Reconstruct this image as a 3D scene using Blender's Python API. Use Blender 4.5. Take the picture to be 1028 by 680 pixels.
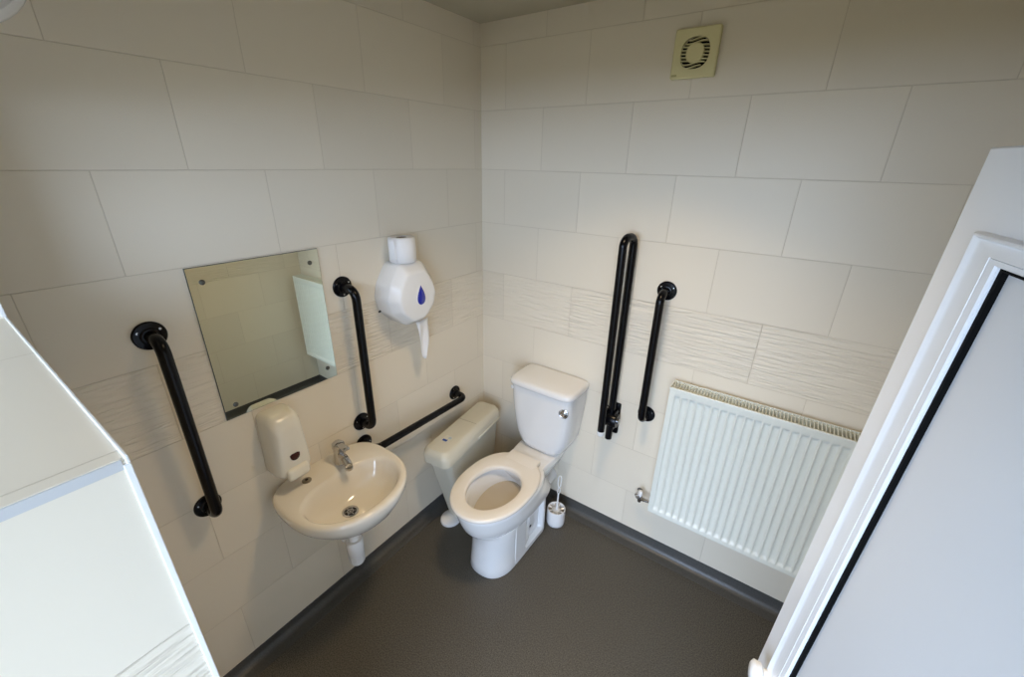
import bpy, bmesh, math, random
from mathutils import Vector, Matrix
random.seed(4)
S = bpy.context.scene
COL = S.collection
for o in list(bpy.data.objects):
    bpy.data.objects.remove(o, do_unlink=True)

# ------------------------------------------------------------------ camera
FPX = 420.89
cam = bpy.data.cameras.new('camera')
cam.sensor_fit = 'HORIZONTAL'
cam.sensor_width = 36.0
cam.lens = FPX / 1028.0 * 36.0
cam.clip_start = 0.01
cam_o = bpy.data.objects.new('camera', cam)
COL.objects.link(cam_o)
yaw, pitch, roll = -0.6065345, 0.3993412, 0.019963
f_ = Vector((math.sin(yaw) * math.cos(pitch), math.cos(yaw) * math.cos(pitch), -math.sin(pitch)))
r_ = Vector((math.cos(yaw), -math.sin(yaw), 0))
u_ = r_.cross(f_)
cr, sr = math.cos(roll), math.sin(roll)
right, up = cr * r_ + sr * u_, -sr * r_ + cr * u_
m = Matrix((right, up, -f_)).transposed().to_4x4()
m.translation = Vector((1.4113, -1.7424, 1.8577))
cam_o.matrix_world = m
S.camera = cam_o

# ------------------------------------------------------------------ light
S.view_settings.view_transform = 'Standard'
S.view_settings.look = 'None'
S.view_settings.gamma = 1.0
S.view_settings.use_curve_mapping = False
S.view_settings.exposure = 0.0
LAMP = 6.0
S.cycles.sample_clamp_indirect = 6.0
w = bpy.data.worlds.new('sky')
S.world = w
w.use_nodes = True
bg = w.node_tree.nodes['Background']
bg.inputs[0].default_value = (0.58, 0.735, 1.0, 1)
bg.inputs[1].default_value = 10.8

# portal in the doorway opening (only steers sky sampling)
pl = bpy.data.lights.new('doorway_portal', 'AREA')
pl.shape = 'RECTANGLE'; pl.size = 2.4; pl.size_y = 2.30
pl.cycles.is_portal = True
po = bpy.data.objects.new('doorway_portal', pl)
COL.objects.link(po)
po.location = (1.3, -2.92, 1.15)
po.rotation_euler = (math.radians(90), 0, 0)     # emits towards +y

# ------------------------------------------------------------------ materials
P = 0.253
Z0 = 0.05

def mat(name, col, rough=0.4, metal=0.0, coat=0.0, spec=0.5, bump=None, vary=None):
    mt = bpy.data.materials.new(name); mt.use_nodes = True
    nt = mt.node_tree; b = nt.nodes['Principled BSDF']
    b.inputs['Base Color'].default_value = (*col, 1)
    b.inputs['Roughness'].default_value = rough
    b.inputs['Metallic'].default_value = metal
    b.inputs['Coat Weight'].default_value = coat
    b.inputs['Specular IOR Level'].default_value = spec
    tc = nt.nodes.new('ShaderNodeTexCoord')
    if bump:
        n = nt.nodes.new('ShaderNodeTexNoise'); n.inputs['Scale'].default_value = bump[0]
        n.inputs['Detail'].default_value = 3
        bp = nt.nodes.new('ShaderNodeBump'); bp.inputs['Strength'].default_value = bump[1]
        bp.inputs['Distance'].default_value = 0.002
        nt.links.new(tc.outputs['Object'], n.inputs['Vector'])
        nt.links.new(n.outputs['Fac'], bp.inputs['Height'])
        nt.links.new(bp.outputs['Normal'], b.inputs['Normal'])
    if vary:
        n2 = nt.nodes.new('ShaderNodeTexNoise'); n2.inputs['Scale'].default_value = vary[0]
        n2.inputs['Detail'].default_value = 4
        r = nt.nodes.new('ShaderNodeValToRGB')
        k = vary[1]
        r.color_ramp.elements[0].position = 0.35; r.color_ramp.elements[1].position = 0.65
        r.color_ramp.elements[0].color = (*[c * (1 - k) for c in col], 1)
        r.color_ramp.elements[1].color = (*[min(1, c * (1 + k)) for c in col], 1)
        nt.links.new(tc.outputs['Object'], n2.inputs['Vector'])
        nt.links.new(n2.outputs['Fac'], r.inputs['Fac'])
        nt.links.new(r.outputs['Color'], b.inputs['Base Color'])
    return mt

TILE = (0.81, 0.73, 0.59)
GROUT = (0.70, 0.62, 0.49)

def tile_mat(name, ua, uoff, va='Z', voff=Z0, band=True, vsize=P, stagger=0.2, usize=0.4, col=TILE):
    """Staggered large wall tiles; one relief band (row four) of brushed ridges."""
    mt = bpy.data.materials.new(name); mt.use_nodes = True
    nt = mt.node_tree; N = nt.nodes; Lk = nt.links
    b = N['Principled BSDF']
    tc = N.new('ShaderNodeTexCoord'); sp = N.new('ShaderNodeSeparateXYZ')
    Lk.new(tc.outputs['Object'], sp.inputs[0])
    def M(op, a, b_=None, c=None):
        n = N.new('ShaderNodeMath'); n.operation = op
        for i, v in enumerate((a, b_, c)):
            if v is None: continue
            if isinstance(v, (int, float)): n.inputs[i].default_value = v
            else: Lk.new(v, n.inputs[i])
        return n.outputs[0]
    U = M('SUBTRACT', sp.outputs[ua], uoff)
    V = M('SUBTRACT', sp.outputs[va], voff)
    row = M('FLOOR', M('DIVIDE', V, vsize))
    odd = M('FLOORED_MODULO', row, 2.0)
    U2 = M('ADD', U, M('MULTIPLY', odd, stagger))
    fu = M('FLOORED_MODULO', U2, usize)
    du = M('MINIMUM', fu, M('SUBTRACT', usize, fu))
    fv = M('FLOORED_MODULO', V, vsize)
    dv = M('MINIMUM', fv, M('SUBTRACT', vsize, fv))
    d = M('MINIMUM', du, dv)
    ss = N.new('ShaderNodeMapRange'); ss.interpolation_type = 'SMOOTHSTEP'
    ss.inputs['From Min'].default_value = 0.0005; ss.inputs['From Max'].default_value = 0.0016
    Lk.new(d, ss.inputs['Value'])
    face = ss.outputs[0]
    # tile colour varies a touch from tile to tile
    tu = M('FLOOR', M('DIVIDE', U2, usize))
    cb = N.new('ShaderNodeCombineXYZ'); Lk.new(tu, cb.inputs[0]); Lk.new(row, cb.inputs[1])
    wn = N.new('ShaderNodeTexWhiteNoise'); wn.noise_dimensions = '2D'; Lk.new(cb.outputs[0], wn.inputs['Vector'])
    vr = N.new('ShaderNodeMapRange'); vr.inputs['To Min'].default_value = 0.97; vr.inputs['To Max'].default_value = 1.03
    Lk.new(wn.outputs['Value'], vr.inputs['Value'])
    mx = N.new('ShaderNodeMix'); mx.data_type = 'RGBA'
    mx.inputs[6].default_value = (*GROUT, 1); mx.inputs[7].default_value = (*col, 1)
    Lk.new(face, mx.inputs[0])
    vm = N.new('ShaderNodeVectorMath'); vm.operation = 'SCALE'
    Lk.new(mx.outputs[2], vm.inputs[0]); Lk.new(vr.outputs[0], vm.inputs[3])
    Lk.new(vm.outputs[0], b.inputs['Base Color'])
    hgt = M('MULTIPLY', face, 0.5)
    # faint undulation
    nz = N.new('ShaderNodeTexNoise'); nz.inputs['Scale'].default_value = 2.2; nz.inputs['Detail'].default_value = 1
    Lk.new(tc.outputs['Object'], nz.inputs['Vector'])
    hgt = M('ADD', hgt, M('MULTIPLY', nz.outputs['Fac'], 1.1))
    if band:
        inb = M('MULTIPLY', M('COMPARE', row, 4.0, 0.1), face)
        cv = N.new('ShaderNodeCombineXYZ')
        Lk.new(M('MULTIPLY', U, 7.0), cv.inputs[0]); Lk.new(M('MULTIPLY', V, 85.0), cv.inputs[1])
        n2 = N.new('ShaderNodeTexNoise'); n2.inputs['Scale'].default_value = 1.0
        n2.inputs['Detail'].default_value = 2; n2.inputs['Distortion'].default_value = 0.6
        Lk.new(cv.outputs[0], n2.inputs['Vector'])
        rr = N.new('ShaderNodeMapRange'); rr.interpolation_type = 'SMOOTHSTEP'
        rr.inputs['From Min'].default_value = 0.36; rr.inputs['From Max'].default_value = 0.62
        Lk.new(n2.outputs['Fac'], rr.inputs['Value'])
        hgt = M('ADD', hgt, M('MULTIPLY', M('MULTIPLY', rr.outputs[0], inb), 1.4))
    bp = N.new('ShaderNodeBump'); bp.inputs['Strength'].default_value = 1.0
    bp.inputs['Distance'].default_value = 0.0016
    Lk.new(hgt, bp.inputs['Height']); Lk.new(bp.outputs[0], b.inputs['Normal'])
    ro = N.new('ShaderNodeMapRange'); ro.inputs['To Min'].default_value = 0.7; ro.inputs['To Max'].default_value = 0.40
    Lk.new(face, ro.inputs['Value']); Lk.new(ro.outputs[0], b.inputs['Roughness'])
    b.inputs['Specular IOR Level'].default_value = 0.3
    return mt

M_back = tile_mat('tile_back', 'X', 0.142)
M_left = tile_mat('tile_left', 'Y', -0.25)
M_right = tile_mat('tile_right', 'Y', -0.12)
M_front = tile_mat('tile_front', 'X', 0.0)
M_reveal = tile_mat('tile_reveal', 'Y', -1.685)
M_ledge = tile_mat('tile_ledge', 'X', 0.47, 'Y', -1.68, band=False, vsize=0.6, stagger=0)
M_ceil = mat('ceiling_paint', (0.50, 0.46, 0.35), 0.8, bump=(90, .2))
M_plain = mat('added_porch_paint', (0.38, 0.34, 0.26), 0.7)  # added porch is kept dark to cut bounce onto the upper walls
M_trim = mat('white_trim', (0.86, 0.86, 0.84), 0.3)
M_cer = mat('white_ceramic', (0.83, 0.82, 0.80), 0.12, coat=0.4)
M_basin = mat('cream_ceramic', (0.80, 0.75, 0.66), 0.12, coat=0.4)
M_seat = mat('seat_plastic', (0.84, 0.78, 0.69), 0.22)
M_water = mat('bowl_water', (0.55, 0.48, 0.38), 0.03)
M_cream = mat('cream_plastic', (0.66, 0.63, 0.52), 0.32)
M_soap = mat('offwhite_plastic', (0.78, 0.74, 0.64), 0.22)
M_white = mat('white_plastic', (0.85, 0.84, 0.82), 0.22)
M_pvc = mat('white_pvc', (0.80, 0.82, 0.84), 0.28)
M_panel = mat('door_panel', (0.66, 0.68, 0.70), 0.30)
M_black = mat('black_gloss_coating', (0.003, 0.003, 0.004), 0.22, spec=0.22)
M_rubber = mat('black_rubber', (0.003, 0.003, 0.003), 0.8, spec=.1)
M_chrome = mat('chrome', (0.55, 0.55, 0.56), 0.09, metal=1)
M_dark = mat('dark_hole', (0.01, 0.008, 0.01), 0.8)
M_blue = mat('blue_window', (0.01, 0.02, 0.35), 0.12, coat=0.5)
M_maroon = mat('maroon_window', (0.045, 0.008, 0.008), 0.12)
M_paper = mat('tissue_paper', (0.86, 0.85, 0.84), 0.9, bump=(300, .3))
M_card = mat('cardboard_core', (0.16, 0.12, 0.08), 0.9)
M_fan = mat('aged_fan_plastic', (0.74, 0.68, 0.38), 0.25)
M_rad = mat('radiator_enamel', (0.80, 0.82, 0.74), 0.28)
M_floor = mat('speckled_vinyl', (0.080, 0.071, 0.056), 0.45, bump=(240, .4), vary=(230, .6))
M_cove = mat('cove_vinyl', (0.080, 0.078, 0.072), 0.38, bump=(120, .3), vary=(200, .15))
M_ground = mat('outside_ground', (0.09, 0.075, 0.035), 0.9, vary=(6, .15))
M_glass = mat('mirror_silver', (0.80, 0.86, 0.78), 0.008, metal=1)
M_screw = mat('dark_screw', (.16, .16, .14), .3, metal=1)
M_edge = mat('mirror_edge', (0.05, 0.06, 0.05), 0.3)
M_bristle = mat('brush_bristles', (0.62, 0.62, 0.60), 0.7)

# ------------------------------------------------------------------ helpers
def link(name, bm, material, parent=None, smooth=True, angle=40):
    me = bpy.data.meshes.new(name)
    bmesh.ops.recalc_face_normals(bm, faces=bm.faces)
    bm.to_mesh(me); bm.free()
    mats = material if isinstance(material, (list, tuple)) else [material]
    for mm in mats: me.materials.append(mm)
    if smooth:
        me.shade_smooth()
        try: me.set_sharp_from_angle(angle=math.radians(angle))
        except Exception: pass
    o = bpy.data.objects.new(name, me)
    COL.objects.link(o)
    if parent is not None: o.parent = parent
    return o

def thing(name, label, cat, loc=(0, 0, 0), rz=0.0, group=None):
    o = bpy.data.objects.new(name, None); COL.objects.link(o)
    o.empty_display_size = 0.05
    o.location = loc; o.rotation_euler = (0, 0, rz)
    o['label'] = label; o['category'] = cat
    if group: o['group'] = group
    return o

def tag(o, label, cat, group=None):
    o['label'] = label; o['category'] = cat
    if group: o['group'] = group
    return o

def struct(name, bm, material, smooth=False):
    o = link(name, bm, material, None, smooth)
    o['kind'] = 'structure'
    return o

def box(bm, a, b, bevel=0.0, seg=2, mi=0):
    a = Vector(a); b = Vector(b)
    lo = Vector([min(a[i], b[i]) for i in range(3)]); hi = Vector([max(a[i], b[i]) for i in range(3)])
    t = bmesh.new()
    bmesh.ops.create_cube(t, size=1.0)
    for v in t.verts:
        v.co = Vector([lo[i] + (v.co[i] + .5) * (hi[i] - lo[i]) for i in range(3)])
    if bevel: bmesh.ops.bevel(t, geom=list(t.edges), offset=bevel, segments=seg, profile=0.5, affect='EDGES')
    for fc in t.faces: fc.material_index = mi
    tm = bpy.data.meshes.new('t'); t.to_mesh(tm); t.free()
    bm.from_mesh(tm); bpy.data.meshes.remove(tm)
    return bm

def loft(bm, loops, cap0=True, cap1=True, closed=True, mi=0):
    rows = [[bm.verts.new(Vector(c)) for c in lp] for lp in loops]
    n = len(rows[0])
    for i in range(len(rows) - 1):
        for j in range(n if closed else n - 1):
            k = (j + 1) % n
            try:
                fc = bm.faces.new((rows[i][j], rows[i][k], rows[i + 1][k], rows[i + 1][j])); fc.material_index = mi
            except ValueError: pass
    for flag, r in ((cap0, rows[0]), (cap1, rows[-1])):
        if flag:
            try: fc = bm.faces.new(r); fc.material_index = mi
            except ValueError: pass
    return bm

def egg(xc, hw, u0, u1, z, n=56, ef=1.0, eb=0.6, split=0.42, uc=None):
    """plan outline; u is distance from the wall (towards -y)"""
    if uc is None: uc = u0 + (u1 - u0) * split
    pts = []
    for i in range(n):
        a = 2 * math.pi * i / n
        c, s = math.cos(a), math.sin(a)
        e = ef if s >= 0 else eb
        x = xc + hw * math.copysign(abs(c) ** e, c)
        q = abs(s) ** e
        u = uc + (u1 - uc) * q if s >= 0 else uc - (uc - u0) * q
        pts.append((x, -u, z))
    return pts

def rot_y2x(pts, yc):       # (side, -u, z) -> basin frame: u along +x, side along y
    return [(-p[1], yc + p[0], p[2]) for p in pts]

def rrect(x0, x1, y0, y1, z, r, n=6):
    pts = []
    for cx, cy, a0 in ((x1 - r, y1 - r, 0), (x0 + r, y1 - r, 90), (x0 + r, y0 + r, 180), (x1 - r, y0 + r, 270)):
        for k in range(n + 1):
            a = math.radians(a0 + 90 * k / n)
            pts.append((cx + r * math.cos(a), cy + r * math.sin(a), z))
    return pts

def fillet(pts, r, n=8):
    pts = [Vector(p) for p in pts]
    out = [pts[0]]
    for i in range(1, len(pts) - 1):
        a, b, c = pts[i - 1], pts[i], pts[i + 1]
        d1, d2 = (a - b).normalized(), (c - b).normalized()
        ang = d1.angle(d2)
        t = min(r / math.tan(ang / 2), (a - b).length * .49, (c - b).length * .49)
        rr = t * math.tan(ang / 2)
        bis = (d1 + d2).normalized(); cen = b + bis * (rr / math.sin(ang / 2))
        p1, p2 = b + d1 * t - cen, b + d2 * t - cen
        for k in range(n + 1):
            out.append(cen + p1.normalized().slerp(p2.normalized(), k / n) * rr)
    out.append(pts[-1])
    return out

def tube(bm, path, r, n=16, cap=True, mi=0, rads=None):
    path = [Vector(p) for p in path]
    tn = [(path[min(i + 1, len(path) - 1)] - path[max(i - 1, 0)]).normalized() for i in range(len(path))]
    ref = Vector((0, 0, 1)) if abs(tn[0].z) < 0.9 else Vector((1, 0, 0))
    nrm = (ref - tn[0] * ref.dot(tn[0])).normalized()
    loops = []
    for i, p in enumerate(path):
        nrm = (nrm - tn[i] * nrm.dot(tn[i])).normalized()
        bi = tn[i].cross(nrm)
        rr = rads[i] if rads else r
        loops.append([p + (nrm * math.cos(2 * math.pi * j / n) + bi * math.sin(2 * math.pi * j / n)) * rr for j in range(n)])
    return loft(bm, loops, cap, cap, mi=mi)

def lathe(bm, prof, c=(0, 0, 0), axis=(0, 0, 1), n=28, mi=0, cap0=True, cap1=True):
    ax = Vector(axis).normalized()
    ref = Vector((1, 0, 0)) if abs(ax.x) < .9 else Vector((0, 1, 0))
    e1 = (ref - ax * ref.dot(ax)).normalized(); e2 = ax.cross(e1)
    c = Vector(c)
    loops = [[c + ax * h + (e1 * math.cos(2 * math.pi * j / n) + e2 * math.sin(2 * math.pi * j / n)) * max(r, 1e-4) for j in range(n)] for r, h in prof]
    return loft(bm, loops, cap0, cap1, mi=mi)

# ------------------------------------------------------------------ room shell
W, H, FY, OY = 1.895, 2.414, -1.683, -2.05
T = 0.12
PX0, PX1 = 0.1, 2.5
b = bmesh.new(); box(b, (-T, OY, -0.1), (W + T, T, 0)); struct('floor', b, M_floor)
b = bmesh.new(); box(b, (-T, OY, H), (W + T, T, H + .1)); struct('ceiling', b, M_ceil)
b = bmesh.new(); box(b, (-T, 0, 0), (W + T, T, H)); struct('wall_back', b, M_back)
b = bmesh.new(); box(b, (-T, OY, 0), (0, 0, H)); struct('wall_left', b, M_left)
b = bmesh.new(); box(b, (W, OY, 0), (W + T, 0, H)); struct('wall_right', b, M_right)
# near wall: full-height end piece, half-height pier beside the doorway, right return, lintel
LX0, LX1, LZ = 0.215, 0.889, 1.571
b = bmesh.new()
box(b, (0, OY, 0), (LX0, FY, H))
box(b, (LX0, OY, 1.94), (W, FY, H))
box(b, (1.735, OY, 0), (W, FY, 1.94))
struct('wall_front', b, M_front)
b = bmesh.new()
box(b, (LX0, OY, 0), (LX1, FY, LZ))
for fc in b.faces:
    n = fc.normal
    fc.material_index = 1 if n.x > .5 else (2 if n.z > .5 else 0)
struct('wall_pier', b, [M_front, M_reveal, M_ledge])
e = .0025
b = bmesh.new(); box(b, (LX0, FY - .001, LZ - .008), (LX1 + e, FY + e, LZ + e), .001); struct('trim_1', b, M_trim)
b = bmesh.new(); box(b, (LX1 - .001, FY - .004, 0), (LX1 + e, FY + e, LZ - .008), .001); struct('trim_2', b, M_trim)
b = bmesh.new(); box(b, (LX1 - .004, OY, LZ - .013), (LX1 + e * .6, FY - .004, LZ - .0012)); struct('trim_3', b, mat('grey_strip', (.56, .56, .55), .45))
b = bmesh.new(); box(b, (LX0 - .001, FY - .004, LZ + e), (LX0 + e, FY + e, 1.94), .001); struct('trim_4', b, M_trim)

# coved vinyl skirting
def cove(bm, p0, p1, inward, h, r=0.028, t=0.003):
    p0, p1, iw = Vector(p0), Vector(p1), Vector(inward)
    prof = [(0, h), (t, h)]
    for k in range(9):
        a = math.radians(90 * k / 8)
        prof.append((t + r - r * math.cos(a), t + r - r * math.sin(a)))
    prof += [(t + r + .03, .0012), (t + r + .03, 0), (0, 0)]
    return loft(bm, [[q + iw * d + Vector((0, 0, z)) for d, z in prof] for q in (p0, p1)], True, True)
struct('baseboard_back', cove(bmesh.new(), (0, 0, 0), (W, 0, 0), (0, -1, 0), .075), M_cove, True)
struct('baseboard_left', cove(bmesh.new(), (0, FY, 0), (0, 0, 0), (1, 0, 0), .055), M_cove, True)
struct('baseboard_right', cove(bmesh.new(), (W, FY, 0), (W, 0, 0), (-1, 0, 0), .075), M_cove, True)
LY = -2.8                              # unseen porch, added to shape the daylight entering the doorway
b = bmesh.new(); box(b, (-.25, LY, -.1), (2.75, OY, 0)); struct('floor_added_porch', b, M_floor)
b = bmesh.new(); box(b, (-.25, LY, H), (2.75, OY, H + .1)); struct('ceiling_added_porch', b, M_plain)
b = bmesh.new()
box(b, (-.35, LY, 0), (-.25, OY, H)); box(b, (2.75, LY, 0), (2.85, OY, H)); box(b, (-.35, OY, 0), (-T, OY + .1, H)); box(b, (W + T, OY, 0), (2.85, OY + .1, H))
box(b, (-.35, LY - .1, 2.30), (2.85, LY, H + .1)); box(b, (-.35, LY - .1, 0), (PX0, LY, 2.30)); box(b, (PX1, LY - .1, 0), (2.85, LY, 2.30))
struct('wall_added_porch', b, M_plain)
b = bmesh.new(); box(b, (-8, -14, -.12), (10, LY - .1, -.02)); struct('ground_outside', b, M_ground)

# ------------------------------------------------------------------ entrance door (open leaf)
DA = 0.19
ud = Vector((math.sin(DA), -math.cos(DA), 0)); wd = Vector((0.0263, 0, 1)).normalized()
yd = wd.cross(ud).normalized(); ud = yd.cross(wd).normalized()
door = bpy.data.objects.new('door_1', None); COL.objects.link(door)
door['kind'] = 'structure'
dm = Matrix((ud, yd, wd)).transposed().to_4x4()
dm.translation = Vector((1.5218, -1.047, 1.0)) - Vector((0.0263, 0, 1)) * 0.99
door.matrix_world = dm
DW, DH = 0.76, 1.872
ou, ot = 0.063, DH - 0.080          # outer bead edge
gu, gt = 0.119, DH - 0.106          # gasket outer edge
hz = .22
b = bmesh.new()
def ring(x0, x1, z0, z1, y): return [(x0, y, z0), (x1, y, z0), (x1, y, z1), (x0, y, z1)]
loft(b, [ring(ou, DW - ou, hz, ot, .0), ring(.002, DW - .002, .002, DH - .002, .0), ring(0, DW, 0, DH, .002),
         ring(0, DW, 0, DH, .046), ring(.002, DW - .002, .002, DH - .002, .048), ring(ou, DW - ou, hz, ot, .048), ring(ou, DW - ou, hz, ot, .0)], False, False)
link('door_leaf', b, M_pvc, door, True, 30)
b = bmesh.new()                      # moulded bead frame
prof = [(0, .0), (.015, -.006), (.06, -.0098), (.12, -.0104), (.17, -.0095), (.22, -.0078), (.32, -.0068), (.46, -.0064), (.60, -.0064), (.70, -.0068), (.745, -.0070), (.76, -.0055), (.775, -.0068), (.96, -.0060), (1.0, -.004), (1.0, .004)]
lo = []
for q, y in prof:
    lo.append(ring(ou + (gu - ou) * q, DW - ou - (gu - ou) * q, hz + .03 * q, ot + (gt - ot) * q, y))
loft(b, lo, False, False)
link('bead_frame', b, M_pvc, door, True, 25)
g = .0055
b = bmesh.new()
loft(b, [ring(gu - .002, DW - gu + .002, hz + .028, gt + .002, .0), ring(gu, DW - gu, hz + .03, gt, -.002),
         ring(gu + g, DW - gu - g, hz + .03 + g * .6, gt - g * .6, -.002), ring(gu + g, DW - gu - g, hz + .03 + g * .6, gt - g * .6, .004)], False, False)
link('gasket', b, M_rubber, door, False)
b = bmesh.new(); box(b, (ou + .001, .003, hz + .001), (DW - ou - .001, .045, ot - .001)); link('door_panel', b, M_panel, door, False)
b = bmesh.new()
lathe(b, [(.021, 0), (.021, -.004), (.013, -.006), (.012, -.016), (.019, -.020), (.020, -.030), (.015, -.034), (0, -.035)], (.078, -.0001, 1.040), (0, 1, 0))
link('door_knob', b, M_white, door)
b = bmesh.new()
for hz_ in (.25, 1.0, 1.65): tube(b, [(DW + .004, .024, hz_), (DW + .004, .024, hz_ + .1)], .009, 12)
link('hinge', b, M_white, door)

# ------------------------------------------------------------------ grab rails
def grab_rail(label, p0, p1, out, stand=0.080, tr=0.0165, fr=0.040, screws=True, loc=None):
    """p0,p1 flange centres on the wall, out = wall normal"""
    p0, p1, out = Vector(p0), Vector(p1), Vector(out)
    t = thing('grab_rail', label, 'grab rail', p1)
    q0, q1 = p0 - p1, Vector((0, 0, 0))
    path = fillet([q0 + out * .003, q0 + out * stand, q1 + out * stand, q1 + out * .003], .045, 10)
    link('rail_tube', tube(bmesh.new(), path, tr, 20, False), M_black, t)
    dirv = (q0 - q1).normalized(); side = out.cross(dirv)
    for q in (q0, q1):
        fl = link('wall_flange', lathe(bmesh.new(), [(fr, 0.0005), (fr, .004), (fr - .003, .0075), (.024, .009), (.021, .014), (.0175, .015)], q, out, 32), M_black, t)
        if screws:
            for k in range(3):
                a = math.radians(60 + 120 * k)
                c = q + (dirv * math.cos(a) + side * math.sin(a)) * (fr - .011) + out * .0068
                link('screw', lathe(bmesh.new(), [(.0035, 0), (.0035, .0018), (.0012, .0022)], c, out, 10), M_chrome, fl)
    return t
grab_rail('black vertical grab rail on tiled wall left of the mirror', (0, -1.444, 1.402), (0, -1.444, .800), (1, 0, 0))
grab_rail('black vertical grab rail on tiled wall between mirror and toilet roll dispenser', (0, -.848, 1.408), (0, -.848, .802), (1, 0, 0))
grab_rail('black horizontal grab rail above the sanitary bin', (0, -.852, .690), (0, -.258, .672), (1, 0, 0))
grab_rail('black vertical grab rail between folding rail and radiator', (.978, 0, 1.378), (.978, 0, .782), (0, -1, 0))

# folding support rail, folded up
def fold_rail():
    xb = .826
    t = thing('folding_support_rail', 'black folding support rail raised upright beside the toilet cistern', 'support rail', (xb, 0, .6))
    # back arm (near wall) and front arm joined by a U at the top
    x_off = 0.0
    path = fillet([(0, -.045, .004), (0, -.040, .988), (-.012, -.125, .988), (-.012, -.125, .086)], .036, 12)
    link('rail_loop', tube(bmesh.new(), path, .0165, 20), M_black, t)
    b = bmesh.new(); lathe(b, [(.0165, 0), (.0165, -.020), (.013, -.025), (.001, -.026)], (-.012, -.125, .086), (0, 0, 1), 18)
    link('end_cap', b, M_white, t)
    b = bmesh.new(); box(b, (-.030, -.010, .02), (.030, -.0005, .190), .009, 3); link('wall_plate', b, M_black, t)
    b = bmesh.new()
    box(b, (-.026, -.068, .07), (-.020, -.008, .165), .004); box(b, (.020, -.068, .07), (.026, -.008, .165), .004)
    lathe(b, [(.033, -.036), (.036, -.030), (.036, .030), (.033, .036)], (0, -.045, .115), (1, 0, 0), 24)
    tube(b, [(-.036, -.045, .115), (.036, -.045, .115)], .011, 16)
    link('hinge_bracket', b, M_black, t)
    b = bmesh.new(); lathe(b, [(.013, 0), (.013, .006), (.008, .010), (.001, .011)], (.036, -.045, .115), (1, 0, 0), 18); 
    link('pivot_bolt', b, M_chrome, t)
    b = bmesh.new(); tube(b, fillet([(0, -.060, .16), (-.004, -.085, .205), (-.012, -.115, .235)], .02, 5), .0035, 8); link('stay_wire', b, M_black, t)
fold_rail()

# ------------------------------------------------------------------ mirror
t = thing('wall_mirror', 'rectangular frameless mirror screwed to wall above the washbasin', 'mirror', (0, -1.127, 1.065))
b = bmesh.new(); box(b, (.0005, -.200, 0), (.0052, .200, .500)); link('backing', b, M_edge, t, False)
b = bmesh.new(); box(b, (.0053, -.199, .001), (.0062, .199, .499)); link('mirror_glass', b, M_glass, t, False)
for y in (-.165, .165):
    for z in (.045, .455):
        s = link('mirror_screw', lathe(bmesh.new(), [(.0078, 0), (.0078, .0016), (.004, .0030), (.0005, .0032)], (.0062, y, z), (1, 0, 0), 16), M_screw, t)

# ------------------------------------------------------------------ washbasin
BY = -1.072
BZ = -.018
def bl(hw, u0, u1, z, ef=.92, eb=.55, split=.45):
    off = -.022 * max(0, (.15 - hw) / .15) if u0 > .1 else 0
    return rot_y2x(egg(off, hw, u0, u1, z, 64, ef, eb, split), 0)
t = thing('washbasin', 'small cream wall-hung washbasin below the mirror', 'washbasin', (0, BY, .56 + BZ))
zb = -.56
lo = [bl(.040, .165, 0.256, .585 + zb, 1, 1, .5), bl(.075, .12, 0.293, .600 + zb), bl(.135, .04, 0.340, .618 + zb), bl(.185, .004, 0.377, .655 + zb), bl(.210, .002, 0.395, .688 + zb),
      bl(.222, .001, 0.406, .712 + zb), bl(.2245, .001, 0.409, .735 + zb), bl(.223, .001, 0.408, .745 + zb), bl(.217, .003, 0.403, .7505 + zb), bl(.208, .008, 0.394, .7515 + zb),
      bl(.192, .122, 0.383, .750 + zb, .95, .85, .42), bl(.186, .128, 0.378, .746 + zb, .95, .85, .42), bl(.178, .134, 0.370, .733 + zb, .95, .88, .42), bl(.168, .142, 0.360, .705 + zb, .95, .9, .42),
      bl(.148, .152, 0.337, .672 + zb, 1, 1, .42), bl(.110, .165, 0.303, .648 + zb, 1, 1, .45), bl(.060, .180, 0.267, .636 + zb, 1, 1, .5), bl(.028, .190, 0.247, .632 + zb, 1, 1, .5)]
link('basin_bowl', loft(bmesh.new(), lo), M_basin, t, True, 50)
b = bmesh.new()
lathe(b, [(.030, 0), (.030, .003), (.023, .004), (.021, .001), (.0205, -.0005)], (.224, -.018, .632 + zb), (0, 0, 1), 28, cap0=False, cap1=False)
d_ = link('drain_ring', b, M_chrome, t)
b = bmesh.new(); lathe(b, [(.021, .0008), (.001, .0009)], (.224, -.018, .632 + zb), (0, 0, 1), 24); link('drain_well', b, M_dark, d_)
b = bmesh.new()
for k in range(3):
    a = math.pi * k / 3
    c, s = math.cos(a) * .021, math.sin(a) * .021
    tube(b, [(.224 - c, -.018 - s, .634 + zb), (.224 + c, -.018 + s, .634 + zb)], .0016, 8)
lathe(b, [(.012, .0015), (.0125, .0035), (.0085, .0035), (.008, .0015)], (.224, -.018, .632 + zb), (0, 0, 1), 20, cap0=False, cap1=False)
link('drain_grate', b, M_chrome, d_)
b = bmesh.new(); lathe(b, [(.017, 0), (.017, .0025), (.012, .0045), (.001, .0048)], (.075, -.084, .7518 + zb), (0, 0, 1), 24); link('tap_hole_plug', b, mat('plug_metal', (.30, .27, .22), .3, metal=.8), t)
b = bmesh.new(); lathe(b, [(.006, 0), (.006, .001), (.001, .0012)], (.075, -.084, .7565 + zb), (0, 0, 1), 12); link('plug_centre', b, M_dark, t)

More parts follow.
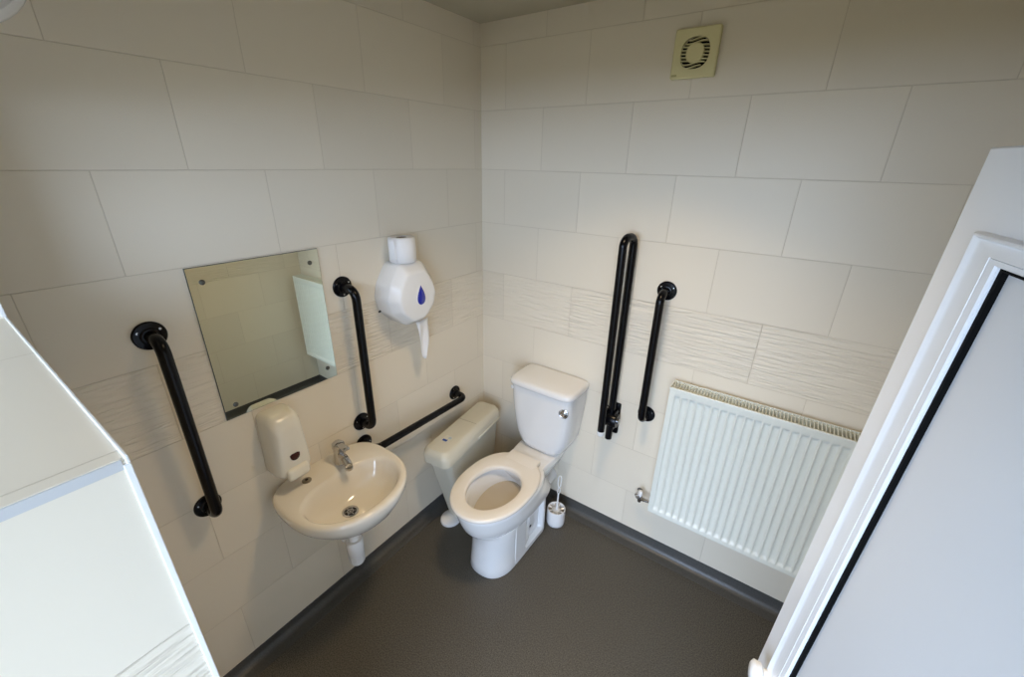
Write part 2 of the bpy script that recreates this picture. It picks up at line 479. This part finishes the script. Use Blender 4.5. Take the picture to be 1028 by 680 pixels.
# waste trap
t2 = thing('bottle_trap', 'white plastic bottle trap hanging under the washbasin', 'waste trap', (.220, BY - .020, .350))
b = bmesh.new(); lathe(b, [(.020, .10), (.020, .2155)], (0, 0, 0)); link('tailpipe', b, M_white, t2)
b = bmesh.new(); lathe(b, [(.028, .160), (.033, .163), (.034, .180), (.033, .196), (.028, .199)], (0, 0, 0), n=36); link('collar_nut', b, M_white, t2)
b = bmesh.new(); lathe(b, [(.018, 0), (.025, .002), (.0295, .012), (.032, .06), (.033, .062), (.033, .118), (.030, .123), (.020, .125)], (0, 0, 0), n=36); link('trap_body', b, M_white, t2)
b = bmesh.new()
for k in range(10):
    a = 2 * math.pi * k / 10
    tube(b, [(.0285 * math.cos(a), .0285 * math.sin(a), .012), (.0295 * math.cos(a), .0295 * math.sin(a), .05)], .0025, 6)
link('grip_rib', b, M_white, t2)
b = bmesh.new(); tube(b, [(-.02, 0, .105), (-.2195, 0, .105)], .016); lathe(b, [(.024, 0), (.024, .022)], (-.05, 0, .105), (1, 0, 0)); link('outlet_pipe', b, M_white, t2)

# mixer tap
t3 = thing('mixer_tap', 'chrome monobloc tap standing on the washbasin back edge', 'tap', (.085, BY + .055, .7525 + BZ))
b = bmesh.new(); lathe(b, [(.025, 0), (.025, .004), (.023, .008), (.022, .03), (.022, .055), (.022, .07)], (0, 0, 0)); link('tap_body', b, M_chrome, t3)
b = bmesh.new(); tube(b, fillet([(.005, -.001, .045), (.055, -.012, .052), (.088, -.019, .038)], .03, 5), .0145, 16, rads=None); link('spout', b, M_chrome, t3)
b = bmesh.new(); lathe(b, [(.0150, 0), (.0150, -.010), (.010, -.0105)], (.086, -.0185, .032), (.1, 0, 1), 16); link('aerator', b, M_chrome, t3)
b = bmesh.new(); lathe(b, [(.022, .070), (.0245, .075), (.0235, .090), (.015, .098), (.001, .100)], (0, 0, 0))
box(b, (.004, -.014, .084), (.064, .010, .097), .004, 2)
link('tap_lever', b, M_chrome, t3)

# ------------------------------------------------------------------ soap dispenser
t = thing('soap_dispenser', 'off-white push soap dispenser with dark red window above the washbasin corner', 'soap dispenser', (.0005, -1.192, .798))
def sl(x, hw, z0, z1, r, k=0.0, n=6):      # rounded outline in y,z at depth x; k narrows the top
    pts = rrect(-hw, hw, z0, z1, 0, r, n)
    out = []
    for (y, z, _) in pts:
        q = (z - z0) / (z1 - z0)
        y2 = y * (1 - k * max(0, q - .35) ** 1.5)
        out.append((x, y2, z))
    return out
b = bmesh.new()
loft(b, [sl(0, .060, .010, .248, .02, .3), sl(.012, .063, .004, .250, .024, .32), sl(.060, .064, .002, .250, .028, .38), sl(.082, .063, .004, .246, .030, .42), sl(.094, .058, .008, .234, .030, .46), sl(.104, .050, .012, .214, .030, .5), sl(.108, .042, .03, .195, .026, .52)])
link('dispenser_cover', b, M_soap, t, True, 38)
b = bmesh.new()
loft(b, [sl(.100, .040, .002, .050, .014), sl(.114, .040, .000, .048, .014), sl(.120, .036, .004, .044, .012), sl(.122, .030, .010, .038, .010)])
link('push_bar', b, M_soap, t)
b = bmesh.new()
pts = []
for k in range(9): pts.append((math.cos(math.radians(180 + 180 * k / 8)) * .017, math.sin(math.radians(180 + 180 * k / 8)) * .018))
pts += [(.0175, .006), (.010, .010), (-.010, .010), (-.0175, .006)]
loft(b, [[(.1075, y, .092 + z) for y, z in pts], [(.1105, y, .092 + z) for y, z in pts], [(.1112, y * .85, .092 + z * .85) for y, z in pts]])
link('level_window', b, M_maroon, t)

# ------------------------------------------------------------------ jumbo toilet roll dispenser
t = thing('toilet_roll_dispenser', 'white faceted toilet paper dispenser with blue teardrop window', 'paper dispenser', (.0005, -.585, 1.203))
def rnd(pts, q=.22):            # round every corner of a polygon
    out = []
    for i, p in enumerate(pts):
        a, c = Vector(pts[i - 1]), Vector(pts[(i + 1) % len(pts)]); p = Vector(p)
        p0, p2 = p.lerp(a, q), p.lerp(c, q)
        for k in range(4):
            u = k / 3; out.append(tuple(p0.lerp(p, u).lerp(p.lerp(p2, u), u)))
    return out
def jl(x, s, dz=0.0, cz=.135):
    base = [(-.060, .268), (.060, .268), (.112, .190), (.128, .130), (.112, .065), (.045, .000), (-.045, .000), (-.112, .065), (-.128, .130), (-.112, .190)]
    return [(x, y * s, cz + (z - cz) * s + dz) for y, z in rnd(base)]
b = bmesh.new()
loft(b, [jl(0, .97), jl(.006, 1.0), jl(.085, 1.0), jl(.093, .985), jl(.122, .80, -.004), jl(.128, .76, -.005), jl(.130, .70, -.005)])
link('dispenser_cover', b, M_white, t, True, 50)
b = bmesh.new()
def drop(s, x, zc=.132, yc=.012):
    pts = []
    for k in range(28):
        a = 2 * math.pi * k / 28
        yy = math.sin(a) * .030 * (math.sin(a / 2) ** 1.3 if a <= math.pi else math.sin((2 * math.pi - a) / 2) ** 1.3) if True else 0
        zz = math.cos(a) * .042
        pts.append((x, yc + yy * s, zc + zz * s))
    return pts
loft(b, [drop(1.18, .1295), drop(1.18, .1308), drop(1.1, .1315)]); link('window_rim', b, M_white, t)
b = bmesh.new(); loft(b, [drop(1.0, .131), drop(1.0, .1328), drop(.85, .1338)]); link('teardrop_window', b, M_blue, t)
b = bmesh.new(); tube(b, [(.030, -.124, .075), (.030, -.132, .074)], .004, 10); link('lock', b, M_dark, t)
b = bmesh.new()
box(b, (.058, -.035, .0002), (.085, .035, .004), .001); link('tear_slot', b, M_dark, t)
# hanging sheet
b = bmesh.new()
rows = []
for i in range(14):
    z = 1.206 - i * .014
    q = i / 13
    wl, wr = -.580 + q * .030, -.500 - q * .022 - (0.012 * max(0, q - .7) / .3)
    rows.append([(.094 + .006 * math.sin(q * 5 + j * .6) + .002 * math.sin(j * 1.3), wl + (wr - wl) * j / 8, z - .006 * math.sin(j / 8 * math.pi) * q) for j in range(9)])
loft(b, rows, False, False, closed=False)
o = link('paper_sheet', b, M_paper)
so = o.modifiers.new('thickness', 'SOLIDIFY'); so.thickness = .0006
tag(o, 'loose end of white toilet paper hanging below the teardrop dispenser', 'toilet paper')
# loose roll on top
t = thing('toilet_roll', 'white toilet roll standing upright on top of the paper dispenser', 'toilet roll', (.064, -.596, 1.4725))
b = bmesh.new(); lathe(b, [(.021, .001), (.050, 0), (.0535, .002), (.0545, .05), (.0535, .097), (.050, .099), (.022, .098), (.021, .096), (.021, .001)], (0, 0, 0), n=40, cap0=False, cap1=False)
link('paper_roll', b, M_paper, t, True, 60)
b = bmesh.new(); lathe(b, [(.0208, .002), (.0208, .097), (.0192, .097), (.0192, .002)], (0, 0, 0), n=28, cap0=False, cap1=False); link('cardboard_core', b, M_card, t)
b = bmesh.new()
rows = []
for i in range(6):
    q = i / 5
    a0 = math.radians(-150 + 55 * 0)
    rr = .0555 + .007 * q
    rows.append([((.0552 + .004 * q * (1 - j / 5)) * math.cos(math.radians(-122 + 58 * q)), -(.0) + (.0552 + .012 * q * (j / 5)) * math.sin(math.radians(-122 + 58 * q)), .004 + (.097 - .004) * j / 5 - q * .0) for j in range(6)])
loft(b, rows, False, False, closed=False)
o = link('loose_flap', b, M_paper, t); so = o.modifiers.new('thickness', 'SOLIDIFY'); so.thickness = .0006

# ------------------------------------------------------------------ toilet
TX = .485
t = thing('toilet', 'white close-coupled toilet with open seat ring against the back wall', 'toilet', (TX, 0, 0))
b = bmesh.new()
n = 56
lo = [egg(-.003, .113, .235, .640, 0, n, .85, 1, .65), egg(-.003, .115, .235, .644, .006, n, .85, 1, .65), egg(-.003, .112, .235, .640, .05, n, .85, 1, .65), egg(-.002, .110, .235, .632, .15, n, .88, 1, .65), egg(0, .111, .23, .636, .235, n, .9, 1, .63),
      egg(0, .120, .17, .652, .262, n, .95, .5), egg(0, .146, .18, .690, .295, n, .95, .6), egg(0, .165, .185, .712, .33, n, .95, .62), egg(-.004, .168, .20, .725, .375, n, .95, .8, .5), egg(-.006, .172, .21, .735, .415, n, .95, .85, .5), egg(-.006, .173, .21, .737, .430, n, .95, .85, .5),
      egg(-.006, .169, .215, .733, .438, n, .95, .85, .5), egg(0, .150, .30, .690, .439, n, .95, 1), egg(0, .130, .335, .675, .430, n, 1, 1), egg(0, .118, .34, .672, .410, n, 1, 1), egg(0, .100, .345, .668, .385, n, 1, 1), egg(0, .083, .35, .655, .355, n, 1, 1),
      egg(0, .075, .355, .62, .29, n, 1, 1), egg(0, .060, .365, .57, .235, n, 1, 1), egg(0, .040, .385, .50, .20, n, 1, 1)]
loft(b, lo)
bmesh.ops.recalc_face_normals(b, faces=b.faces)
# recessed panels in the pedestal sides
link('pan', b, M_cer, t, True, 50)
b = bmesh.new()                         # rear plinth with recessed side panel
loft(b, [rrect(-.086, .086, -.315, -.235, z, .012) for z in (0.0,)] + [rrect(-.086, .086, -.315, -.235, .40, .012)])
bmesh.ops.recalc_face_normals(b, faces=b.faces)
link('rear_plinth', b, M_cer, t, True, 40)
for sx in (1, -1):                      # raised border that leaves the recess of the side panel
    b = bmesh.new()
    x0, x1 = .0865 * sx, .1125 * sx
    def fr(y0, y1, z0, z1, x, r=.02):
        return [(x, q[0], q[1]) for q in [(p[0], p[1]) for p in rrect(y0, y1, z0, z1, 0, r, 5)]]
    loft(b, [fr(-.50, -.225, 0.001, .352, x0, .012), fr(-.50, -.225, 0.001, .352, x1 - .003 * sx, .012), fr(-.497, -.228, .004, .349, x1, .012),
             fr(-.415, -.242, .028, .322, x1, .02), fr(-.412, -.245, .031, .319, x1 - .003 * sx, .02), fr(-.406, -.251, .037, .313, x0, .02)], False, False)
    link('side_panel_frame', b, M_cer, t, True, 40)
    for k, (yy, zz) in enumerate(((-.355, .115), (-.335, .078))):
        b = bmesh.new(); lathe(b, [(.008, 0), (.008, .0012), (.001, .0013)], (.0866 * sx, -.375 + .045 * k, .075 + .03 * k), (sx, 0, 0), 16); link('fixing_hole', b, M_dark, t)
b = bmesh.new()                         # platform from seat back to cistern
def plat(z, g=0):
    pts = []
    half = [(.10, .36), (.112, .31), (.110, .28), (.108, .25), (.110, .22), (.114, .19), (.116, .15), (.114, .06), (.108, .006)]
    for x, u in half: pts.append((x - g, -u + (g if u > .3 else -g if u < .05 else 0), z))
    for x, u in reversed(half): pts.append((-(x - g), -u + (g if u > .3 else -g if u < .05 else 0), z))
    return pts
loft(b, [plat(.30, .05), plat(.36, .018), plat(.400, .004), plat(.410, 0), plat(.432, 0), plat(.440, .004), plat(.442, .010)])
link('cistern_platform', b, M_cer, t, True, 45)
b = bmesh.new(); tube(b, [(0, -.24, .19), (0, -.003, .19)], .052, 24); link('outlet_pipe', b, M_white, t)
for sx in (1, -1):
    b = bmesh.new(); box(b, (.083 * sx, -.36, .002), (.0866 * sx, -.25, .34)); link('recess_panel', b, M_cer, t, False)
# seat ring
b = bmesh.new()
O = dict(n=n)
def so_(g, z): return egg(-.007, .178 - g, .262 + g, .752 - g, z, n, .95, .82, .5)
def si_(g, z): return egg(-.003, .114 + g, .382 - g, .680 + g, z, n, 1, .95, .45)
loft(b, [si_(0, .445), so_(.006, .445), so_(.001, .449), so_(0, .456), so_(.003, .463), so_(.010, .466), si_(.012, .466), si_(.004, .463), si_(0, .457), si_(0, .445)], False, False)
link('seat', b, M_seat, t, True, 60)
b = bmesh.new(); box(b, (-.090, -.325, .4425), (.082, -.250, .4668), .004, 3); link('seat_hinge_block', b, M_seat, t)
b = bmesh.new(); b.faces.new([b.verts.new(q) for q in egg(0, .0865, .349, .658, .361, n, 1, 1, .42)])
link('water', b, M_water, t, False)
# cistern
def cis(hw, d, z, r, y0=.008): return rrect(-hw, hw, -d, -y0, z, r, 8)
CX = .017
def cis2(hw, d, z, rf, y0=.008, n_=10, bow=.0):
    pts = []
    for i in range(n_ * 4 + 1):           # front arc, super-elliptical
        a = math.pi * i / (n_ * 4)
        c, s = math.cos(a), math.sin(a)
        x = CX + hw * math.copysign(abs(c) ** rf, c); yy = -(y0 + .03) - (d - y0 - .03) * (s ** rf)
        pts.append((x, yy, z))
    pts.append((CX - hw + .004, -y0, z)); pts.append((CX + hw - .004, -y0, z))
    return pts
b = bmesh.new()
loft(b, [cis2(.100, .150, .4425, .45), cis2(.112, .165, .452, .42), cis2(.132, .174, .48, .38), cis2(.152, .180, .53, .34), cis2(.162, .186, .60, .31), cis2(.170, .191, .68, .29), cis2(.175, .195, .76, .28), cis2(.177, .197, .815, .27)])
link('cistern', b, M_cer, t, True, 50)
b = bmesh.new()
loft(b, [cis2(.175, .195, .8155, .27), cis2(.183, .207, .819, .28), cis2(.185, .209, .827, .28), cis2(.184, .208, .840, .28), cis2(.178, .202, .849, .29), cis2(.166, .188, .854, .30), cis2(.11, .13, .858, .35)])
link('cistern_lid', b, M_cer, t, True, 60)
b = bmesh.new(); lathe(b, [(.026, -.004), (.026, .002), (.021, .005), (.018, .003), (.016, .006), (.011, .008), (.001, .0085)], (.156, -.188, .746), (.06, -1, 0), 28)
bt = link('flush_button', b, M_chrome, t)
b = bmesh.new(); lathe(b, [(.010, 0), (.010, .003), (.007, .005), (.001, .0055)], (-.148, -.182, .790), (-.35, -1, 0), 18); link('blanking_cap', b, M_white, t)

# ------------------------------------------------------------------ sanitary bin
BR = math.radians(7)
t = thing('sanitary_bin', 'slim cream sanitary bin standing between left wall and toilet', 'sanitary bin', (.146, -.340, 0), BR)
b = bmesh.new()
def bb(x0, x1, y0, y1, z, r=.03): return rrect(x0, x1, y0, y1, z, r, 7)
loft(b, [bb(-.056, .044, -.105, .215, 0), bb(-.058, .046, -.110, .22, .01), bb(-.064, .058, -.190, .235, .30), bb(-.067, .068, -.248, .245, .503, .032)])
link('bin_body', b, M_cream, t, True, 50)
b = bmesh.new()
loft(b, [bb(-.073, .075, -.266, .252, .486, .035), bb(-.076, .078, -.272, .256, .490, .036), bb(-.077, .079, -.274, .258, .531, .036), bb(-.073, .074, -.268, .254, .548, .034), bb(-.062, .060, -.254, .244, .564, .028), bb(-.056, .052, -.248, .240, .567, .026)])
lid = link('bin_lid', b, M_cream, t, True, 35)
b = bmesh.new(); box(b, (-.055, .030, .5668), (.052, .033, .5683), .0005); link('lid_seam', b, mat('seam', (.45, .42, .33), .5), t, False)
b = bmesh.new(); box(b, (.074, .01, .492), (.0835, .235, .508), .003); link('lid_handle', b, M_cream, t)
b = bmesh.new()
lathe(b, [(.062, 0), (.063, .004), (.060, .014), (.052, .019), (.02, .022), (.001, .0225)], (-.030, -.125, 0), (0, 0, 1), 36)
for v in b.verts: v.co.x *= .9
link('foot_pedal', b, M_white, t)
b = bmesh.new(); box(b, (-.026, -.175, .5672), (.020, -.125, .5682), 0); st = link('sticker', b, mat('sticker_clear', (.70, .68, .58), .3), t, False)
b = bmesh.new(); box(b, (-.022, -.173, .5683), (.004, -.158, .5687)); link('blue_mark', b, mat('sticker_blue', (.02, .08, .35), .4), st, False)
b = bmesh.new(); lathe(b, [(.009, 0), (.006, .0002), (.0001, .0003)], (.004, -.140, .5683), (0, 0, 1), 16); link('pale_mark', b, mat('sticker_pale', (.45, .55, .62), .4), st, False)

# ------------------------------------------------------------------ toilet brush and holder
HX, HY = .620, -.140
t = thing('brush_holder', 'small white round brush holder on floor beside the toilet', 'brush holder', (HX, HY, .002))
b = bmesh.new()
lathe(b, [(.044, 0), (.048, .003), (.051, .02), (.050, .092), (.049, .100), (.0465, .101), (.045, .097), (.044, .012), (.001, .011)], n=36, cap1=False)
link('holder_cup', b, M_white, t, True, 50)
b = bmesh.new()
for k in range(8):
    a = 2 * math.pi * k / 8
    c, s = math.cos(a), math.sin(a)
    tube(b, [(.045 * c, .045 * s, .092), (.027 * c, .027 * s, .088)], .004, 6)
link('rim_fingers', b, M_white, t)
t = thing('toilet_brush', 'white toilet brush with slim looped handle standing in its holder', 'toilet brush', (HX, HY, .016))
b = bmesh.new(); lathe(b, [(.012, .001), (.024, .008), (.030, .03), (.030, .06), (.022, .078), (.008, .084)], n=24); link('brush_head', b, M_bristle, t)
b = bmesh.new()
ax = Vector((.020, -.004, 1.0))
pt = lambda h, s=0: Vector((.002, 0, 0)) + ax * h + Vector((s * .8, s * .6, 0))
tube(b, [pt(.08), pt(.10), pt(.17), pt(.19)], .005, 12, rads=[.010, .006, .0045, .004])
for s0 in (1, -1):
    tube(b, [pt(.188), pt(.20, .006 * s0), pt(.215, .0075 * s0), pt(.228, .004 * s0), pt(.236)], .0028, 8)
    tube(b, [pt(.234), pt(.245, .007 * s0), pt(.27, .009 * s0), pt(.300, .008 * s0), pt(.311, .004 * s0), pt(.314)], .003, 8)
link('brush_handle', b, M_white, t)

# ------------------------------------------------------------------ radiator
RX0, RX1, RZ0, RZ1, RF = 1.084, 1.835, .330, 1.000, -.103
t = thing('radiator', 'white convector radiator mounted on the back wall beside the door', 'radiator', (RX0, 0, RZ0))
RW, RH = RX1 - RX0, RZ1 - RZ0
b = bmesh.new()
nr = 24; mgn = .016; pitch_ = (RW - 2 * mgn) / nr
xs = [0, mgn * .8]
prof = []
for k in range(nr):
    x0 = mgn + k * pitch_
    for fq, hh in ((0.0, 0), (.10, 0), (.14, .15), (.22, .85), (.28, 1), (.55, 1), (.82, 1), (.88, .85), (.96, .15)):
        prof.append((x0 + fq * pitch_, hh))
prof.append((RW - mgn, 0)); prof.append((RW, 0)); prof.insert(0, (0, 0))
zt = [(0, 0), (.022, 0), (.025, .2), (.034, .9), (.038, 1), (RH * .5, 1), (RH - .042, 1), (RH - .038, .9), (RH - .030, .2), (RH - .027, 0), (RH, 0)]
rows = [[(x, RF + .0085 * hx * hz2, z) for x, hx in prof] for z, hz2 in zt]
loft(b, rows, False, False, closed=False)
# rear skin of front panel
vb = bmesh.new()
box(b, (0.0005, RF + .0092, .0005), (RW - .0005, RF + .016, RH - .002))
link('front_panel', b, M_rad, t, True, 60)
b = bmesh.new(); box(b, (.004, -.034, .004), (RW - .004, -.028, RH - .004), .002); link('rear_panel', b, M_rad, t)
b = bmesh.new()                        # convector fins between the panels
for k in range(29):
    x = .015 + (RW - .03) * k / 28
    box(b, (x - .0008, RF + .018, .05), (x + .0008, -.035, RH - .12))
link('convector_fin', b, M_rad, t, False)
for xx in (-.003, RW + .0005):
    b = bmesh.new(); box(b, (xx, RF + .003, .012), (xx + .0025, -.028, RH + .004), .001); link('side_cover', b, M_rad, t, False)
b = bmesh.new()                        # top grille
gz = RH + .001
box(b, (-.004, RF - .001, gz - .006), (RW + .004, RF + .006, gz + .004), .0015)
box(b, (-.004, -.030, gz - .006), (RW + .004, -.026, gz + .004), .001)
for xx in (-.004, RW): box(b, (xx, RF, gz - .006), (xx + .004, -.026, gz + .004), .001)
ns = 64
for k in range(ns):
    x = .006 + (RW - .012) * k / (ns - 1)
    box(b, (x - .0014, RF + .004, gz - .003), (x + .0014, -.028, gz + .002))
link('top_grille', b, M_rad, t, False)
for x in (.10, RW - .10):
    b = bmesh.new(); box(b, (x, -.0275, .1), (x + .03, -.0005, RH - .1), .001)
    link('wall_bracket', b, M_rad, t, False)
# valve
t = thing('radiator_valve', 'chrome radiator valve with white cap at the left foot of the radiator', 'radiator valve', (1.040, -.06, .345))
b = bmesh.new(); lathe(b, [(.010, 0), (.011, .002), (.011, .016), (.009, .018), (.009, .030)], (-.006, 0, 0), (1, 0, 0), 6 * 3); tube(b, [(.02, 0, 0), (.040, 0, 0)], .0075, 14); link('tail_nut', b, M_chrome, t)
b = bmesh.new(); lathe(b, [(.009, -.022), (.0105, -.018), (.0115, 0), (.0105, .014), (.008, .018)], (-.012, 0, 0), (0, 0, 1), 20); link('valve_body', b, M_chrome, t)
b = bmesh.new(); lathe(b, [(.010, .016), (.0105, .02), (.0095, .040), (.006, .044), (.001, .0445)], (-.012, 0, 0), (0, 0, 1), 20); link('valve_cap', b, M_white, t)
b = bmesh.new(); tube(b, fillet([(-.012, 0, -.003), (-.030, 0, -.003), (-.030, .0585, -.003)], .012, 5), .0075, 14); lathe(b, [(.013, 0), (.013, .003), (.008, .004)], (-.030, .0565, -.003), (0, 1, 0), 16); link('feed_pipe', b, M_chrome, t)
b = bmesh.new(); lathe(b, [(.011, 0), (.012, .003), (.012, .014), (.008, .016)], (-.030, .010, -.003), (0, 1, 0), 6); link('pipe_nut', b, M_chrome, t)

# ------------------------------------------------------------------ extractor fan
t = thing('extractor_fan', 'square yellowed extractor fan cover high on the back wall', 'extractor fan', (.944, 0, 2.207))
b = bmesh.new()
fs = .073
def fl(s, y, r=.006): return [(p[0], y, p[1]) for p in rrect(-s, s, -s, s, 0, r, 4)]
def fc_(r, y, m=20):
    out = []
    cnt = 20
    for i in range(cnt):      # start at the first rrect corner angle, follow the same order
        a = 2 * math.pi * (i + .5) / cnt
        out.append((math.copysign(abs(math.cos(a)) ** .8, math.cos(a)) * r, y, math.copysign(abs(math.sin(a)) ** .8, math.sin(a)) * r))
    return out
R4 = lambda s, y: fl(s, y)          # 4*(4+1)=20 points
loft(b, [R4(fs - .004, -.0005), R4(fs, -.004), R4(fs, -.020), R4(fs - .003, -.0235), fc_(.050, -.0245), fc_(.047, -.0235), fc_(.046, -.015)], False, False)
link('fan_cover', b, M_fan, t, True, 35)
b = bmesh.new(); lathe(b, [(.048, 0), (.001, 0)], (0, -.010, 0), (0, 1, 0), 28); link('fan_cavity', b, M_dark, t, False)
b = bmesh.new()
for k in range(9):
    z = -.040 + .010 * k
    hw = math.sqrt(max(0, .047 ** 2 - z * z))
    hi = math.sqrt(max(0, .026 ** 2 - z * z)) if abs(z) < .026 else 0
    segs = [(-hw, hw)] if hi == 0 else [(-hw, -hi), (hi, hw)]
    for x0, x1 in segs:
        npt = 10
        rows = []
        for j in range(npt + 1):
            x = x0 + (x1 - x0) * j / npt
            zz = z + .0035 * math.sin(x * 70) * (1 if hi == 0 else .4)
            rows.append([(x, -.0245, zz - .0014), (x, -.0245, zz + .0014), (x, -.014, zz + .0008), (x, -.014, zz - .0022)])
        loft(b, rows)
link('grille_slats', b, M_fan, t, False)
b = bmesh.new(); lathe(b, [(.029, -.012), (.029, -.023), (.026, -.0265), (.001, -.0275)], (0, 0, 0), (0, 1, 0), 28)
for v in b.verts:
    a = math.atan2(v.co.z, v.co.x); q = 1 + .06 * abs(math.sin(2 * a)); v.co.x *= q; v.co.z *= q
link('centre_disc', b, M_fan, t)
b = bmesh.new(); box(b, (-.068, -.0247, -.066), (-.050, -.0238, -.060), .0003); link('maker_plate', b, mat('maker_plate', (.42, .38, .16), .4), t)

# ------------------------------------------------------------------ bulkhead light at the near end of the left wall
t = thing('bulkhead_light', 'round white bulkhead light high on left wall, mostly cut off by the photo corner', 'wall light', (.0005, -1.578, 2.213))
b = bmesh.new(); lathe(b, [(.140, 0), (.142, .010), (.138, .030), (.128, .038), (.120, .036)], (0, 0, 0), (1, 0, 0), 48); link('light_base', b, M_white, t)
b = bmesh.new(); lathe(b, [(.120, .034), (.112, .055), (.085, .072), (.045, .080), (.001, .082)], (0, 0, 0), (1, 0, 0), 48); link('diffuser', b, M_paper, t)

# ------------------------------------------------------------------ ceiling light over the middle of the cubicle
t = thing('ceiling_light', 'round warm ceiling light over the middle of the cubicle', 'ceiling light', (.95, -.80, H))
b = bmesh.new(); lathe(b, [(.165, -.0005), (.168, -.020), (.160, -.036), (.150, -.034)], (0, 0, 0), (0, 0, 1), 48); link('light_housing', b, M_white, t)
M_glow = mat('lamp_diffuser', (0.9, 0.85, 0.75), 0.5)
M_glow.node_tree.nodes['Principled BSDF'].inputs['Emission Color'].default_value = (1, .80, .52, 1)
M_glow.node_tree.nodes['Principled BSDF'].inputs['Emission Strength'].default_value = 1.5
b = bmesh.new(); lathe(b, [(.150, -.034), (.140, -.046), (.10, -.056), (.001, -.060)], (0, 0, 0), (0, 0, 1), 48); link('light_diffuser', b, M_glow, t)
ld = bpy.data.lights.new('ceiling_lamp', 'AREA'); ld.shape = 'DISK'; ld.size = .20; ld.spread = math.radians(106); ld.energy = LAMP; ld.color = (1, .76, .47)
lo_ = bpy.data.objects.new('ceiling_lamp', ld); COL.objects.link(lo_); lo_.location = (.95, -.80, H - .066)
